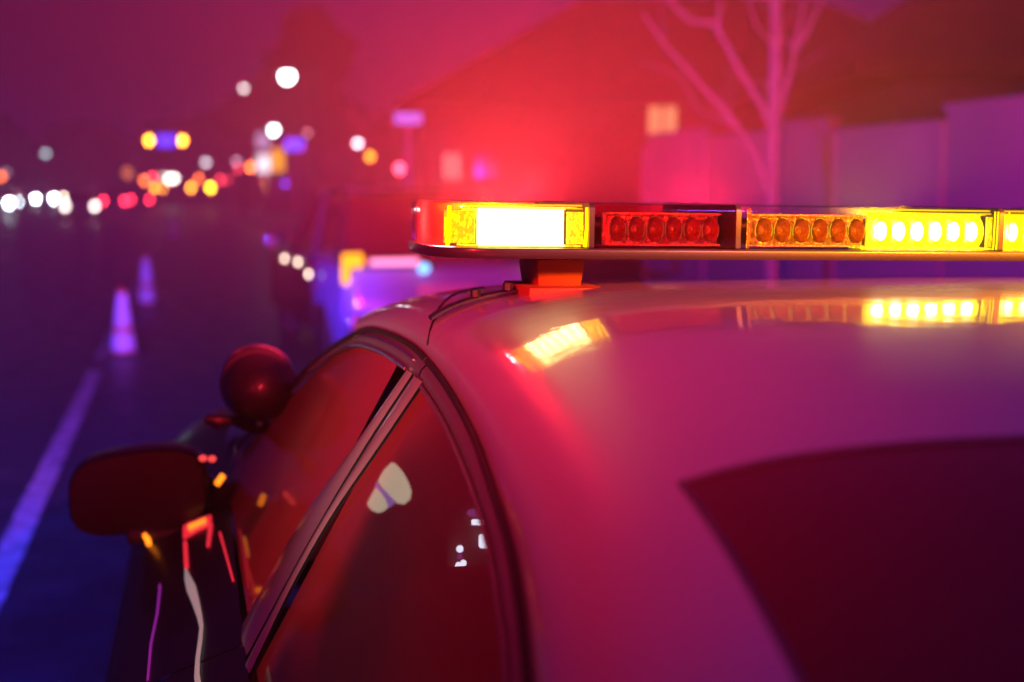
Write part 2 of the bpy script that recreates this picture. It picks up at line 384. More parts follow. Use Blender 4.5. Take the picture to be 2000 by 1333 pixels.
def wheel(parent, x, y, r=.35):
    w_ = bpy.data.objects.new('wheel', None); COL.objects.link(w_); w_.parent = parent; w_.location = (x, y, r)
    prof = [(.10, .22), (.115, .30), (.10, r-.015), (.06, r), (-.06, r), (-.10, r-.015), (-.115, .30), (-.10, .22)]; n = 36
    v = [(a, cos(2*pi*k/n)*b, sin(2*pi*k/n)*b) for k in range(n) for a, b in prof]; m_ = len(prof)
    f = [(k*m_+j, k*m_+(j+1) % m_, ((k+1) % n)*m_+(j+1) % m_, ((k+1) % n)*m_+j) for k in range(n) for j in range(m_)]
    mesh('tyre', v, f, 'rubber', w_, auto=50)
    b = MB().tube([(-.03, 0, 0), (.03, 0, 0)], .07, n=16)
    for k in range(5):
        a = 2*pi*k/5; b.box((0, cos(a)*.13, sin(a)*.13), (.03, .17, .05), rot=None) if False else b.tube([(0, cos(a)*.05, sin(a)*.05), (0, cos(a)*.215, sin(a)*.215)], [.035, .022], n=8)
    b.tube([(-.08, 0, 0), (.08, 0, 0)], .222, n=32, cap=False)
    b.build('rim', 'rim_metal', w_)
for wy in WHEELS:
    for sg in (-1, 1): wheel(car, sg*.86, wy)
# interior
grid('headliner', lambda u, q: (lambda x, y: (x, y, ztop(x, y)-.035))((2*u-1)*.50, -.62+1.32*q), 10, 10, 'headliner', car)
MB().box((0, 1.25, .93), (1.5, .5, .16), bev=.05).build('dashboard', 'dash', car)
MB().box((0, -.72, .78), (1.35, .22, .62), bev=.07).box((0, -.45, .55), (1.35, .5, .18), bev=.05).build('rear_seat', 'seat_cloth', car)
for sx in (-.42, .42):
    s_ = MB().box((sx, .02, .78), (.5, .13, .64), bev=.06).box((sx, .28, .50), (.5, .52, .16), bev=.06).build('front_seat', 'seat_cloth', car)
    MB().box((sx, -.01, 1.19), (.25, .09, .17), bev=.04).build('headrest', 'seat_cloth', s_)
v = [(-.36+.19*cos(a)+0, .78+.08*sin(a), 1.0+.18*sin(a)) for a in [2*pi*k/32 for k in range(33)]]
MB().tube(v, .014, n=8, cap=False).build('steering_wheel', 'dash', car)
# ------------------------------------------------------------------ side mirrors
def mirror(sg):
    mo = bpy.data.objects.new('side_mirror', None); COL.objects.link(mo); mo.parent = car
    # outline facing the rear: wide rounded oblong
    cx, cz, hw, hh = -1.018, .998, .132, .083
    v = []; n = 48; rings = [(1.095, .985), (1.083, 1.0), (1.10, 1.03), (1.15, 1.02), (1.20, .90), (1.235, .65), (1.245, .3)]
    for (yy, k) in rings:
        for i in range(n):
            a = 2*pi*i/n; c_, s__ = cos(a), sin(a); e = 2/3.6
            x = hw*k*(abs(c_)**e)*(1 if c_ > 0 else -1); z = hh*k*(abs(s__)**e)*(1 if s__ > 0 else -1)
            z += .012*(x/hw) - .006*(x/hw)**2
            if s__ < 0 and c_ < 0: z += .012*abs(c_)
            v.append((-sg*(-1)*(cx+x) if False else (cx+x)*(-sg), yy, cz+z))
    f = []
    for j in range(len(rings)-1):
        for i in range(n): f.append((j*n+i, j*n+(i+1) % n, (j+1)*n+(i+1) % n, (j+1)*n+i))
    f.append(tuple((len(rings)-1)*n+i for i in range(n)))
    mesh('mirror_housing', v, f, 'black_paint', mo, auto=60)
    gv = [(p[0], 1.0945, p[2]) for p in v[:n]]; mesh('mirror_glass', gv, [tuple(range(n))], 'mirror_glass', mo, smooth=False)
    MB().tube([((-.90)*(-sg), 1.15, .975), ((-.86)*(-sg), 1.19, .955), ((-.80)*(-sg), 1.24, .945)], [.045, .036, .04], n=12).build('mirror_arm', 'black_paint', mo)
    MB().box((-.985*(-sg), 1.13, .905), (.12, .09, .035), bev=.014).build('mirror_foot', 'dark_plastic', mo)
    return mo
mirror(1); mirror(-1)
emis('amber_lamp_glint', (1, .22, .01), 2.6); emis('red_glint', (1, .06, .06), 1.6)
# amber lamp under the mirror; door corner streak is a reflection given glow
MB().tube([(-1.010, 1.075, .915), (-1.003, 1.07, .905), (-1.0, 1.07, .893)], [.004, .006, .005], n=8).build('mirror_marker_lamp', 'amber_lamp_glint', car)
MB().tube([(-.866, 1.10, 1.003), (-.852, 1.10, 1.022)], [.006, .006], n=8).build('door_amber_glint', 'amber_lamp_glint', car)
# ------------------------------------------------------------------ spotlight on the windshield pillar
sl = bpy.data.objects.new('spotlight', None); COL.objects.link(sl); sl.parent = car
prof = [(.0, .058), (.012, .066), (.03, .068), (.055, .064), (.085, .050), (.105, .030), (.115, .0)]
n = 32; v = []; ax = Vector((.06, .98, .06)).normalized(); A = ax.orthogonal().normalized(); B = ax.cross(A); c0 = Vector((-.778, 1.15, 1.196))
prof = [(-.115, .0), (-.108, .028), (-.085, .052), (-.05, .066), (-.01, .073), (.03, .075), (.05, .072), (.052, .062)]
for d_, r_ in prof:
    for k in range(n): v.append(c0+ax*d_+(A*cos(2*pi*k/n)+B*sin(2*pi*k/n))*r_)
f = [(j*n+k, j*n+(k+1) % n, (j+1)*n+(k+1) % n, (j+1)*n+k) for j in range(len(prof)-1) for k in range(n)]
mesh('lamp_housing', v, f, 'black_paint', sl, auto=60)
mesh('lamp_lens', [c0+ax*.048+(A*cos(2*pi*k/n)+B*sin(2*pi*k/n))*.066 for k in range(n)], [tuple(range(n))], 'lens_clear', sl, smooth=False)
MB().tube([c0+ax*.048+(A*cos(2*pi*k/n)+B*sin(2*pi*k/n))*.0755 for k in range(n+1)], .004, n=6, cap=False).build('lamp_rim', 'chrome', sl)
MB().tube([c0-ax*.012+(A*cos(2*pi*k/n)+B*sin(2*pi*k/n))*.0732 for k in range(n+1)], .0018, n=6, cap=False).build('housing_seam', 'rubber', sl)
MB().tube([(-.885, 1.12, 1.137), (-.86, 1.12, 1.128), (-.83, 1.13, 1.128), (-.79, 1.15, 1.112), (-.76, 1.2, 1.10)], [.008, .016, .010, .017, .014], n=12).build('lamp_bracket', 'black_paint', sl)
MB().tube([(-.78, 1.15, 1.115), (-.775, 1.15, 1.15)], [.012, .012], n=10).build('lamp_stem', 'satin_metal', sl)
# ------------------------------------------------------------------ light bar
bar = bpy.data.objects.new('light_bar', None); COL.objects.link(bar); bar.parent = car
bar.location = (-.6, 0, 1.545); bar.rotation_euler = (0, radians(.9), 0)
# local frame: x 0..1.2 along the bar, y 0 rear face .. .30 front face, z 0 = mid lens
DY = .30
def hd(x, cr_=.085):
    e = min(x, 1.2-x)
    if e >= cr_: return 1.0
    return max(.02, (1-(1-e/cr_)**2.4)**.5*.42+.58) if e > 0 else .58
def section(x, z0, z1, rt, rb, grow=0, n=5):
    """closed rounded rectangle in the y-z plane"""
    h = DY/2*hd(x)+grow; yc = DY/2; pts = []
    for (sy, sz, r) in ((-1, -1, rb), (-1, 1, rt), (1, 1, rt), (1, -1, rb)):
        cyy = yc+sy*(h-r); czz = (z1-r) if sz > 0 else (z0+r)
        a0 = {(-1, -1): 1.5*pi, (-1, 1): pi, (1, 1): .5*pi, (1, -1): 0}[(sy, sz)]
        for k in range(n+1):
            a = a0-(pi/2)*k/n; pts.append((x, cyy+r*cos(a), czz+r*sin(a)))
    return pts
def loft(name, xs, z0, z1, rt, rb, mat, parent, grow=0, capa=True, capb=True, zf=None):
    v = []; f = []; m_ = None
    for i, x in enumerate(xs):
        a, b = (z0, z1) if zf is None else zf(x)
        s_ = section(x, a, b, rt, rb, grow); m_ = len(s_); v += s_
        if i:
            for k in range(m_): f.append(((i-1)*m_+k, (i-1)*m_+(k+1) % m_, i*m_+(k+1) % m_, i*m_+k))
    if capa: f.append(tuple(range(m_))[::-1])
    if capb: f.append(tuple((len(xs)-1)*m_+k for k in range(m_)))
    return mesh(name, v, f, mat, parent, auto=40)
def xs_(a, b, n): return [a+(b-a)*i/n for i in range(n+1)]
endx = [.0, .001, .003, .006, .01, .016, .024, .035, .05, .07, .09]
zb0, zb1, zl1 = -.035, -.021, .038
pbsdf('bar_base', (.05, .045, .045), .35, 0, .5, .1); pbsdf('core_red', (.30, .06, .05), .5); pbsdf('foot_orange', (.40, .09, .02), .6)
base_xs = [-.004]+[e for e in endx[1:]]+[.2, .4, .6, .8, 1.0, 1.11]+[1.2-e for e in reversed(endx[1:])]+[1.204]
loft('bar_base', base_xs, zb0, zb1, .003, .008, 'bar_base', bar, .004)
SEG = [(.0, .1985, 'lens_amber'), (.2015, .4025, 'lens_red'), (.4055, .7945, 'lens_clear'), (.7975, .9985, 'lens_amber'), (1.0015, 1.2, 'lens_amber')]
for a, b, mt in SEG:
    if a == 0: xx = endx+xs_(.11, b, 4)
    elif b == 1.2: xx = xs_(a, 1.09, 4)+[1.2-e for e in reversed(endx)]
    else: xx = xs_(a, b, 8)
    loft('bar_lens', xx, zb1+.001, zl1, .009, .003, mt, bar, 0, a == 0, b == 1.2)
# gaskets between the lens sections
for s_ in (.2, .404, .796, 1.0):
    loft('lens_divider', [s_-.0035, s_-.0015, s_+.0015, s_+.0035], zb1, zl1+.0008, .009, .003, 'lens_divider_m' if False else 'bar_base', bar, .0008)
# inner clear ribs and lens edges, the caught light put in as glow
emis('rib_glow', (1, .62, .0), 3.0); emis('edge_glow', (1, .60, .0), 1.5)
def glint(name, col, em, es, sc_):  # metal with its glints put in as noise-driven glow
    m = pbsdf(name, col, .22, 1, bump=.4, nscale=260); n = m.node_tree; b = n.nodes['Principled BSDF']
    t = n.nodes.new('ShaderNodeTexCoord'); z = n.nodes.new('ShaderNodeTexNoise'); z.inputs['Scale'].default_value = sc_; z.inputs['Detail'].default_value = 5; z.inputs['Roughness'].default_value = .75
    mp = n.nodes.new('ShaderNodeMapping'); mp.inputs['Scale'].default_value = (1.6, 1, .8)
    q = n.nodes.new('ShaderNodeMapRange'); q.inputs[1].default_value = .50; q.inputs[2].default_value = .74; q.inputs[3].default_value = .12*es; q.inputs[4].default_value = es
    n.links.new(t.outputs['Object'], mp.inputs[0]); n.links.new(mp.outputs[0], z.inputs['Vector']); n.links.new(z.outputs['Fac'], q.inputs[0]); n.links.new(q.outputs[0], b.inputs['Emission Strength'])
    b.inputs['Emission Color'].default_value = (*em, 1)
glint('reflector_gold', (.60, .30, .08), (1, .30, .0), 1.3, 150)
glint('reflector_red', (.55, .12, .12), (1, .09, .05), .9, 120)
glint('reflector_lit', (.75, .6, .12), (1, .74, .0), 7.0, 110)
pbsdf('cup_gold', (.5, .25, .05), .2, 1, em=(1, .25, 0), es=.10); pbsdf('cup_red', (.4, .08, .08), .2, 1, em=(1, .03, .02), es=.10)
emis('rim_glint_gold', (1, .55, .02), 1.0); emis('rim_glint_red', (1, .16, .08), .55)  # emissive arcs for the glints on the cup rims
emis('led_white', (1, .92, .62), 11.0); emis('led_yellow', (1, .72, .0), 4.0); emis('led_amber_dim', (1, .40, .0), .55); emis('led_pale', (1, .92, .50), 5.5)
# opaque core between rear and front facing modules
MB().box((.6, DY/2+.02, .0), (1.10, .12, .036)).build('bar_core', 'core_red', bar, smooth=False, auto=None)
def cups(m, x0, x1, cols, rows, z0, z1, y, dep, mi_cup, mi_led, led=.35, rim=None):
    for c_ in range(cols):
        for r_ in range(rows):
            w2 = (x1-x0)/cols/2; h2 = (z1-z0)/rows/2; cx = x0+(2*c_+1)*w2; cz = z0+(2*r_+1)*h2
            v = []; nn = 20; K_ = 5
            for j in range(K_+1):
                q = j/K_
                for k in range(nn):
                    a = 2*pi*k/nn; v.append((cx+w2*.94*q*cos(a), y+dep*(1-q*q), cz+h2*.97*q*sin(a)))
            f = [(j*nn+k, (j+1)*nn+k, (j+1)*nn+(k+1) % nn, j*nn+(k+1) % nn) for j in range(K_) for k in range(nn)]
            m.add(v, f, mi_cup)
            m.ball((cx, y+dep*.75, cz), (w2*led, dep*.5, h2*led), mi_led, 12, 8)
            if rows == 1 and rim is not None:
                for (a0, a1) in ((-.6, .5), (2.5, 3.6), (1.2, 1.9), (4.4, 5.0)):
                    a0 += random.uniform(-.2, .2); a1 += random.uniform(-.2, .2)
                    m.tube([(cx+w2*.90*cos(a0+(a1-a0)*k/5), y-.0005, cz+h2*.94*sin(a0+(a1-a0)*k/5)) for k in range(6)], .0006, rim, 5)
def module(name, x0, x1, z0, z1, y, cols, rows, face, cup, led, ledsz=.35, dep=.014, rim=None):
    m = MB()
    # face plate with bevel behind cups
    m.box(((x0+x1)/2, y+dep+.004, (z0+z1)/2), (x1-x0, .006, z1-z0), 0, bev=.0015)
    m.box(((x0+x1)/2, y+dep*.5+.003, z1+.0012), (x1-x0, dep, .0024), 0); m.box(((x0+x1)/2, y+dep*.5+.003, z0-.0012), (x1-x0, dep, .0024), 0)
    cups(m, x0+.003, x1-.003, cols, rows, z0+.001, z1-.001, y, dep, 1, 2, ledsz, 3 if rim else None)
    return m.build(name, [face, cup, led]+([rim] if rim else []), bar)
module('led_module', .052, .168, -.017, .029, .012, 6, 3, 'led_pale', 'led_pale', 'led_white', .93, .008)
m = MB().box((.0315, .036, .005), (.042, .004, .042), rot=(radians(-30), 'Z')).box((.182, .018, .005), (.022, .004, .042))
m.box((.11, .03, -.0185), (.16, .03, .002)).box((.11, .035, .031), (.15, .03, .002)); m.build('side_reflector', 'reflector_lit', bar, smooth=False)
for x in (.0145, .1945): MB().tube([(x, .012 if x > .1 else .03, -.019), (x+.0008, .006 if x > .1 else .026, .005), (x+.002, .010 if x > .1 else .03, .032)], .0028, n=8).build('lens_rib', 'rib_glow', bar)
module('led_module', .225, .388, -.015, .024, .02, 6, 1, 'reflector_red', 'cup_red', 'reflector_red', .3, rim='rim_glint_red')
module('led_module', .432, .602, -.015, .024, .02, 6, 1, 'reflector_gold', 'cup_gold', 'reflector_gold', .30, rim='rim_glint_gold')
module('led_module', .608, .782, -.018, .028, .016, 6, 1, 'reflector_lit', 'led_yellow', 'led_white', .62)
module('led_module', .812, .985, -.018, .028, .016, 6, 1, 'reflector_lit', 'led_yellow', 'led_white', .62)
for a_, b_ in ((.03, .19), (.59, .785), (.805, .99)): MB().box(((a_+b_)/2, .016, .0345), (b_-a_, .006, .0022)).box(((a_+b_)/2, .012, .0305), (b_-a_, .003, .0016)).build('lens_edge_glow', 'edge_glow', bar, smooth=False, auto=None)  # strips that give the lens edges a painted glow
module('led_module', 1.03, 1.15, -.015, .024, .03, 4, 2, 'reflector_gold', 'reflector_gold', 'led_amber_dim', .3)
MB().box((.7875, .018, .005), (.008, .004, .042)).box((.604, .022, .005), (.006, .004, .042)).box((.80, .018, .005), (.003, .004, .042)).box((.69, .03, -.0185), (.20, .04, .002)).box((.89, .03, -.0185), (.18, .04, .002)).build('side_reflector', 'reflector_lit', bar, smooth=False)
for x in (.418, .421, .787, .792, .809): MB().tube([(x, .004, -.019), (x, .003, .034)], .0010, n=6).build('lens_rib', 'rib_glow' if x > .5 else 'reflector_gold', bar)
# mounting feet and hook straps
def foot(x0, d):
    m = MB(); m.box((x0, .15, -.062), (.062, .10, .048), taper=1.2, bev=.012); m.box((x0, .13, -.083), (.11, .16, .014), bev=.003)
    m.build('mounting_foot', 'foot_orange', bar)
    pts = [(x0-d*q, .13, ztop(x0-d*q-.6, .13)-1.545+.004) for q in (.02, .06, .10, .13, .15, .165, .175)]
    v = []; f = []
    for i, p in enumerate(pts):
        for dy in (-.016, .016):
            for dz in (0, .004): v.append((p[0], p[1]+dy, p[2]+dz))
        if i:
            a = (i-1)*4; b = i*4
            f += [(a, a+2, b+2, b), (a+1, b+1, b+3, a+3), (a, b, b+1, a+1), (a+2, a+3, b+3, b+2)]
    f += [(0, 1, 3, 2), (24, 26, 27, 25)]
    k = mesh('hook_strap', v, f, 'dark_plastic', bar, auto=30)
    for q in (.115, .07):
        zz = ztop(x0-d*q-.6, .115)-1.545+.009; MB().tube([(x0-d*q, .115, zz), (x0-d*q, .115, zz+.010)], .007, n=6).build('clamp_bolt', 'dark_plastic', bar)
foot(.185, 1); foot(1.015, -1)
# ================================================================== TRAFFIC CONES
pbsdf('cone_white', (.75, .75, .78), .5); pbsdf('cone_orange', (.7, .16, .03), .5)
def cone(loc, h, label, rz=0):
    t = thing('traffic_cone', label, 'traffic cone', loc, rz, 'cones along the edge line')
    def ring(z): return .125-(.125-.045)*(z/h)
    m = MB()
    def fr(z0, z1, n=24, g=0):
        v = []; 
        for z in (z0, z1):
            for k in range(n): v.append(((ring(z)+g)*cos(2*pi*k/n), (ring(z)+g)*sin(2*pi*k/n), z))
        m.add(v, [(k, (k+1) % n, n+(k+1) % n, n+k) for k in range(n)])
    fr(.03, h); m.tube([(0, 0, h-.01), (0, 0, h+.01), (0, 0, h+.03)], [.045, .042, .02], n=16)
    m.build('cone_body', 'cone_orange', t)
    MB().box((0, 0, .018), (.36, .36, .034), bev=.01).build('cone_base', 'rubber', t)
    m = MB(); fr(.06, h*.36, g=.003); fr(h*.46, h*.96, g=.003); m.build('reflective_collar', 'cone_white', t)
    return t
# ================================================================== GENERIC VEHICLES
def body_loft(t, L, W, H, paint, glassm, suv=False, nm='body', top=None):
    top = top or paint
    """one closed body shell with a separate glasshouse; nose at +y"""
    h0 = H*.60; prof = [(-L/2, .45*H, .86), (-L/2+.05, .58*H, .92), (-L/2+.12, h0, .95), (-.1*L, h0+.03, 1), (.22*L, h0+.0, 1), (.42*L, h0-.12, .95), (L/2-.05, h0-.28, .86), (L/2, .38*H, .78)]
    v = []; f = []; z0 = .25
    for (y, z, k) in prof:
        w2 = W/2*k; v += [(-w2*.92, y, z0), (-w2, y, z0+(z-z0)*.5), (-w2*.97, y, z-.06), (-w2*.86, y, z), (w2*.86, y, z), (w2*.97, y, z-.06), (w2, y, z0+(z-z0)*.5), (w2*.92, y, z0)]
    for i in range(len(prof)-1):
        for k in range(8): f.append((i*8+k, i*8+(k+1) % 8, (i+1)*8+(k+1) % 8, (i+1)*8+k))
    f.append(tuple(range(8))); f.append(tuple((len(prof)-1)*8+k for k in range(8))[::-1])
    b = mesh(nm, v, f, paint, t, auto=40)
    r = -L/2+.12 if suv else -.36*L
    g = [(r, h0-.02, .84), (r+(.12 if suv else .45), H-.06, .68), (-.02*L, H, .68), (.08*L, H-.03, .68), (.27*L, h0-.02, .84)]
    v = []; f = []
    for (y, z, k) in g: v += [(-W/2*k, y, z), (W/2*k, y, z)]
    base = len(v)
    for (y, z, k) in (g[0], g[4]): pass
    f = [(2*i, 2*i+1, 2*i+3, 2*i+2) for i in range(4)]
    f += [(0, 2, 4, 6, 8), (1, 9, 7, 5, 3)]
    mesh('windows', v, f, glassm, t, smooth=False, auto=30)
    y1, y2 = g[1][0], g[3][0]
    m = MB().box((0, (y1+y2)/2, H+.005), (W*.69, y2-y1+.04, .05), bev=.02); m.build('roof', top, t)
    for s_ in (-1, 1):
        for (a, b_) in ((g[0], g[1]), (g[4], g[3])):
            MB().tube([(s_*W/2*a[2], a[0], a[1]), (s_*W/2*b_[2], b_[0], b_[1])], .035, n=6).build('pillar', top, t)
        MB().tube([(s_*W/2*.84, -.05*L, h0), (s_*W/2*.69, -.03*L, H)], .035, n=6).build('pillar', top, t)
    return h0
pbsdf('car_grey', (.12, .12, .13), .35, 0, 1, .05); pbsdf('car_dark', (.03, .03, .035), .3, 0, 1, .05); pbsdf('car_white', (.7, .7, .72), .35, 0, 1, .05)
emis('headlight_on', (.72, .90, 1), 150); emis('headlight_warm', (1, .78, .6), 45); emis('taillight_on', (1, .03, .07), 30); emis('headlight_dim', (1, .85, .78), 12)
emis('taillight_amber', (1, .35, .01), 30)
def far_car(x, y, facing, paint, lightmat, label, grp, lsep=1.36, r=.14, lz=.72):
    t = thing('parked_car' if 'parked' in label else 'passing_car', label, 'car', (x, y, 0), 0 if facing == 'away' else pi, grp)
    L = 4.5; body_loft(t, L, 1.8, 1.45, paint, 'back_glass')
    for s_ in (-1, 1):
        yy = -L/2-.01 if facing == 'away' else L/2+.02
        m = MB().ball((s_*lsep/2, yy, lz), (r, .05, r)); m.build('taillight' if facing == 'away' else 'headlight', lightmat, t)
    for wy in (-1.35, 1.35):
        for s_ in (-1, 1):
            MB().tube([(s_*.70, wy, .32), (s_*.88, wy, .32)], .32, n=20).build('wheel', 'rubber', t)
    return t
# ================================================================== CONES / CARS placement
cone((-1.50, 12.25, 0), .62, 'nearest traffic cone, glowing violet with its reflection on the wet road')
cone((-1.42, 18.2, 0), .66, 'second traffic cone, glowing blue beside the road line', .3)
cone((-1.20, 44, 0), .62, 'farthest and faintest cone, small and dim down the road')
g1 = 'oncoming cars on the far lanes'; g2 = 'cars driving away in the distance'
far_car(-11.3, 87, 'to', 'car_grey', 'headlight_on', 'oncoming car at far left with bluish white headlights', g1)
far_car(-11.7, 121, 'to', 'car_dark', 'headlight_on', 'oncoming car with the two brightest white headlights', g1)
far_car(-11.1, 141, 'to', 'car_dark', 'headlight_warm', 'oncoming car with warm headlights behind the brightest pair', g1)
far_car(-5.7, 72, 'to', 'car_grey', 'headlight_dim', 'car with pale dim headlight left of the red taillights', g1)
far_car(-5.3, 98, 'away', 'car_dark', 'taillight_on', 'car driving away with crimson taillights, leftmost of the red pairs', g2)
far_car(-4.0, 112, 'away', 'car_dark', 'taillight_on', 'car driving away with crimson taillights below the orange lamps', g2)
# ================================================================== STREET LIGHTS AND DISTANT LAMPS
pbsdf('pole_metal', (.12, .12, .12), .5, .5)
def hx(c): return tuple(c)
def street_lamp(x, y, z, r, col, s_, label):
    t = thing('street_lamp', label, 'street lamp', (x, y, 0), 0, 'street lamps down the road')
    side = 1 if x > 0 else -1
    MB().tube([(side*1.6, 0, 0), (side*1.5, 0, z-.6), (side*1.3, 0, z-.1), (side*.8, 0, z+r+.03), (0, 0, z+r+.05)], [.09, .06, .05, .045, .04], n=8).build('pole', 'pole_metal', t)
    MB().box((0, 0, z+r*.8), (r*2.6, r*1.6, r*.5), bev=.03).build('lamp_head', 'pole_metal', t)
    m = emis('lamp_%d' % int(x*100+y*7), col, s_*.62)
    MB().ball((0, 0, z), (r, r*.8, r*.85)).build('lamp_glass', m, t)
SL = [(-9.2, 92.5, 3.74, .19, (.45, .62, .68), 9, 'dim grey street lamp at the far left above the headlights'),
      (-14.0, 114.1, 2.8, .2, (.5, .4, .5), 5, 'faint lamp at the left edge over the oncoming headlights'),
      (-5.3, 153.2, 4.8, .25, (.5, .2, .4), 6, 'very faint purple lamp just under the blue street sign'),
      (1.27, 131.1, 3.9, .27, (.72, .68, .8), 16, 'pale grey lamp between the orange signals and the shop lights'),
      (4.36, 140.7, 4.2, .25, (.7, .45, .7), 11, 'lilac lamp just left of the orange shop lights'),
      (3.0, 89.7, 7.77, .18, (.68, .62, .62), 19, 'high grey street lamp left of the brightest one'),
      (4.56, 73.9, 7.34, .34, (.80, .95, 1), 45, 'biggest and brightest white street lamp in front of the dark tree'),
      (6.0, 109.5, 6.0, .34, (.80, .95, 1), 50, 'second bright white street lamp, below the dark tree crown'),
      (7.7, 98.8, 5.4, .18, (.8, .3, .4), 7, 'faint ring-like lamp above and right of the blue road sign'),
      (9.98, 118.8, 5.6, .2, (.8, .25, .3), 6, 'faintest reddish lamp right of the blue road sign'),
      (7.5, 68.1, 3.76, .17, (.85, .65, .8), 20, 'pale lilac lamp left of the purple-lit street sign'),
      (7.8, 150.1, 2.3, .25, (.8, .3, .5), 7, 'low dim purple lamp under the orange shop sign')]
for a in SL: street_lamp(*a)
def beacon(x, y, z, r, col, s_, label, nm='warning_beacon', cat='warning light', grp='orange and red lights down the road'):
    t = thing(nm, label, cat, (x, y, 0), 0, grp)
    MB().tube([(0, .1, 0), (0, .1, z)], .04, n=8).build('post', 'pole_metal', t)
    MB().box((0, .12, z), (r*2.4, .2, r*2.4), bev=.03).build('housing', 'pole_metal', t)
    m = emis('beacon_%d_%d' % (int(x*100), int(y)), col, s_)
    MB().tube([(0, .02, z), (0, -.06, z)], [r, r*.9], n=20).build('lens', m, t)
OR = (1, .30, .015); OY = (1, .45, .01); RD = (1, .05, .08); OR2 = (1, .16, .03)
BC = [(-14.4, 114.2, 2.46, .2, OR2, 16, 'orange red light cut by the left edge of the picture'),
      (-3.96, 122.1, 2.2, .22, OR2, 20, 'orange red light, upper left of the middle cluster'),
      (-2.95, 111.6, 1.6, .2, OR, 20, 'orange light at the bottom left of the white cluster'),
      (-2.6, 132.0, 1.55, .22, OR, 14, 'dimmer orange light right beside the bottom orange one'),
      (-.29, 100.7, 1.6, .19, OR, 22, 'orange light, lower left of the three beside the pale lamp'),
      (.6, 131.3, 2.43, .22, OR2, 18, 'orange red light, topmost of the three beside the pale lamp'),
      (1.13, 105.5, 1.6, .21, OY, 34, 'bright yellow orange light, right one of the trio'),
      (3.31, 89.6, 2.88, .17, OR2, 24, 'orange red light just left of the shop sign'),
      (6.79, 58.0, 2.9, .15, OR, 9, 'dull orange light below the pale lilac lamp'),
      (6.5, 47.8, 2.26, .15, (1, .08, .16), 11, 'pinkish red light at the foot of the street sign post'),
      (-3.67, 142.5, 2.6, .25, RD, 20, 'red light behind the upper left orange one'),
      (2.24, 120.6, 2.24, .22, RD, 11, 'dim crimson light right of the yellow orange one'),
      (3.33, 135.8, 2.32, .22, RD, 6, 'faintest crimson light, farthest right of the low reds'),
      (3.33, 110.1, 3.05, .2, RD, 8, 'dim red light under the lilac lamp'),
      (-5.82, 122.5, 1.22, .22, RD, 24, 'crimson light right above the leftmost red taillights')]
for a in BC: beacon(*a)
for a in [(-1.95, 121.6, 2.33, .22, (1, .82, .7), 26, 'warm white lamp, left of the overlapping white pair'),
          (-1.55, 126.6, 2.40, .22, (.95, .85, .78), 26, 'warm white lamp, right of the overlapping white pair'),
          (-2.57, 132.0, 2.6, .22, (.7, .5, .5), 7, 'dim grey lamp overlapping the left of the white pair')]:
    beacon(*a, nm='path_lamp', cat='lamp', grp='white lamps in the middle cluster')
for a in [(-11.69, 100.3, 1.13, .18, (.6, .2, .3), 3, 'faintest reddish disc between the two oncoming cars'),
          (-8.6, 112.0, .98, .18, (.6, .4, .6), 3, 'faint violet disc right of the oncoming headlights'),
          (-8.9, 131.5, 1.3, .2, (.6, .12, .2), 4, 'dark crimson disc left of the leftmost red taillights'),
          (-4.2, 91.0, 2.5, .3, (.6, .15, .05), 2.5, 'dull brown orange glow above the leftmost orange lamp')]:
    beacon(*a, nm='distant_lamp', cat='lamp', grp='faint lamps low over the road')
# gantry signals with blue sign
t = thing('traffic_signal', 'two orange traffic signals either side of an overhead blue street sign', 'traffic signal', (-1.7, 80.5, 0))
MB().tube([(4.2, .2, 0), (4.2, .2, 4.9), (4.0, .2, 5.0), (-1.4, .2, 5.0)], [.1, .08, .07, .06], n=8).build('mast', 'pole_metal', t)
emis('signal_orange', OR, 36)
for x in (-.92, .88):
    MB().box((x, .1, 4.45), (.36, .2, 1.0), bev=.03).build('signal_head', 'pole_metal', t)
    MB().tube([(x, -.02, 4.21), (x, -.08, 4.21)], .18, n=20).build('signal_lens', 'signal_orange', t)
pbsdf('blue_sign', (.02, .03, .7), .4, em=(.05, .04, 1), es=3.0)
MB().box((0, 0, 4.21), (1.0, .05, .62), bev=.02).build('street_name_sign', 'blue_sign', t)
def sign(x, y, z, w_, h_, mat, label, rnd=.05, post=True, nm='road_sign'):
    t = thing(nm, label, 'sign', (x, y, 0))
    MB().box((0, 0, z), (w_, .04, h_), bev=.015).build('sign_panel', mat, t)
    MB().tube([(0, .05, 0), (0, .05, z)], .035 if z < 4 else .05, n=8).build('post', 'post_pale' if 'purple' in label else 'pole_metal', t)
pbsdf('post_pale', (.5, .5, .55), .4)
pbsdf('sign_blue2', (.02, .03, .7), .4, em=(.10, .06, 1), es=2.6)
pbsdf('sign_purple_glow', (.75, .75, .8), .35, em=(.28, .16, 1), es=1.1)  # pale sign with the beacons' purple light put in as glow
sign(3.71, 58.7, 3.39, .8, .45, 'sign_blue2', 'blue road sign between the white lamps and the purple-lit sign')
sign(2.95, 23.0, 2.80, .48, .17, 'sign_purple_glow', 'small street sign on a post, purple beacon light put into its glow')
emis('shop_white', (.9, .85, 1), 2.2); emis('shop_yellow', (1, .42, .01), 1.6); emis('shop_pale', (.75, .5, .95), .9)
t = thing('shop_building', 'low dark shop with pale and yellow lit signs in the distance', 'shop', (5.6, 81, 0))
MB().box((.9, 2.5, 1.9), (5.4, 5, 3.8), bev=.05).build('wall', 'car_grey', t)
MB().box((-1.95, -.1, 2.95), (.75, .1, .95), bev=.03).build('lit_sign', 'shop_white', t)
MB().box((-1.15, -.12, 3.15), (.75, .1, 1.25), bev=.03).build('lit_sign', 'shop_yellow', t)
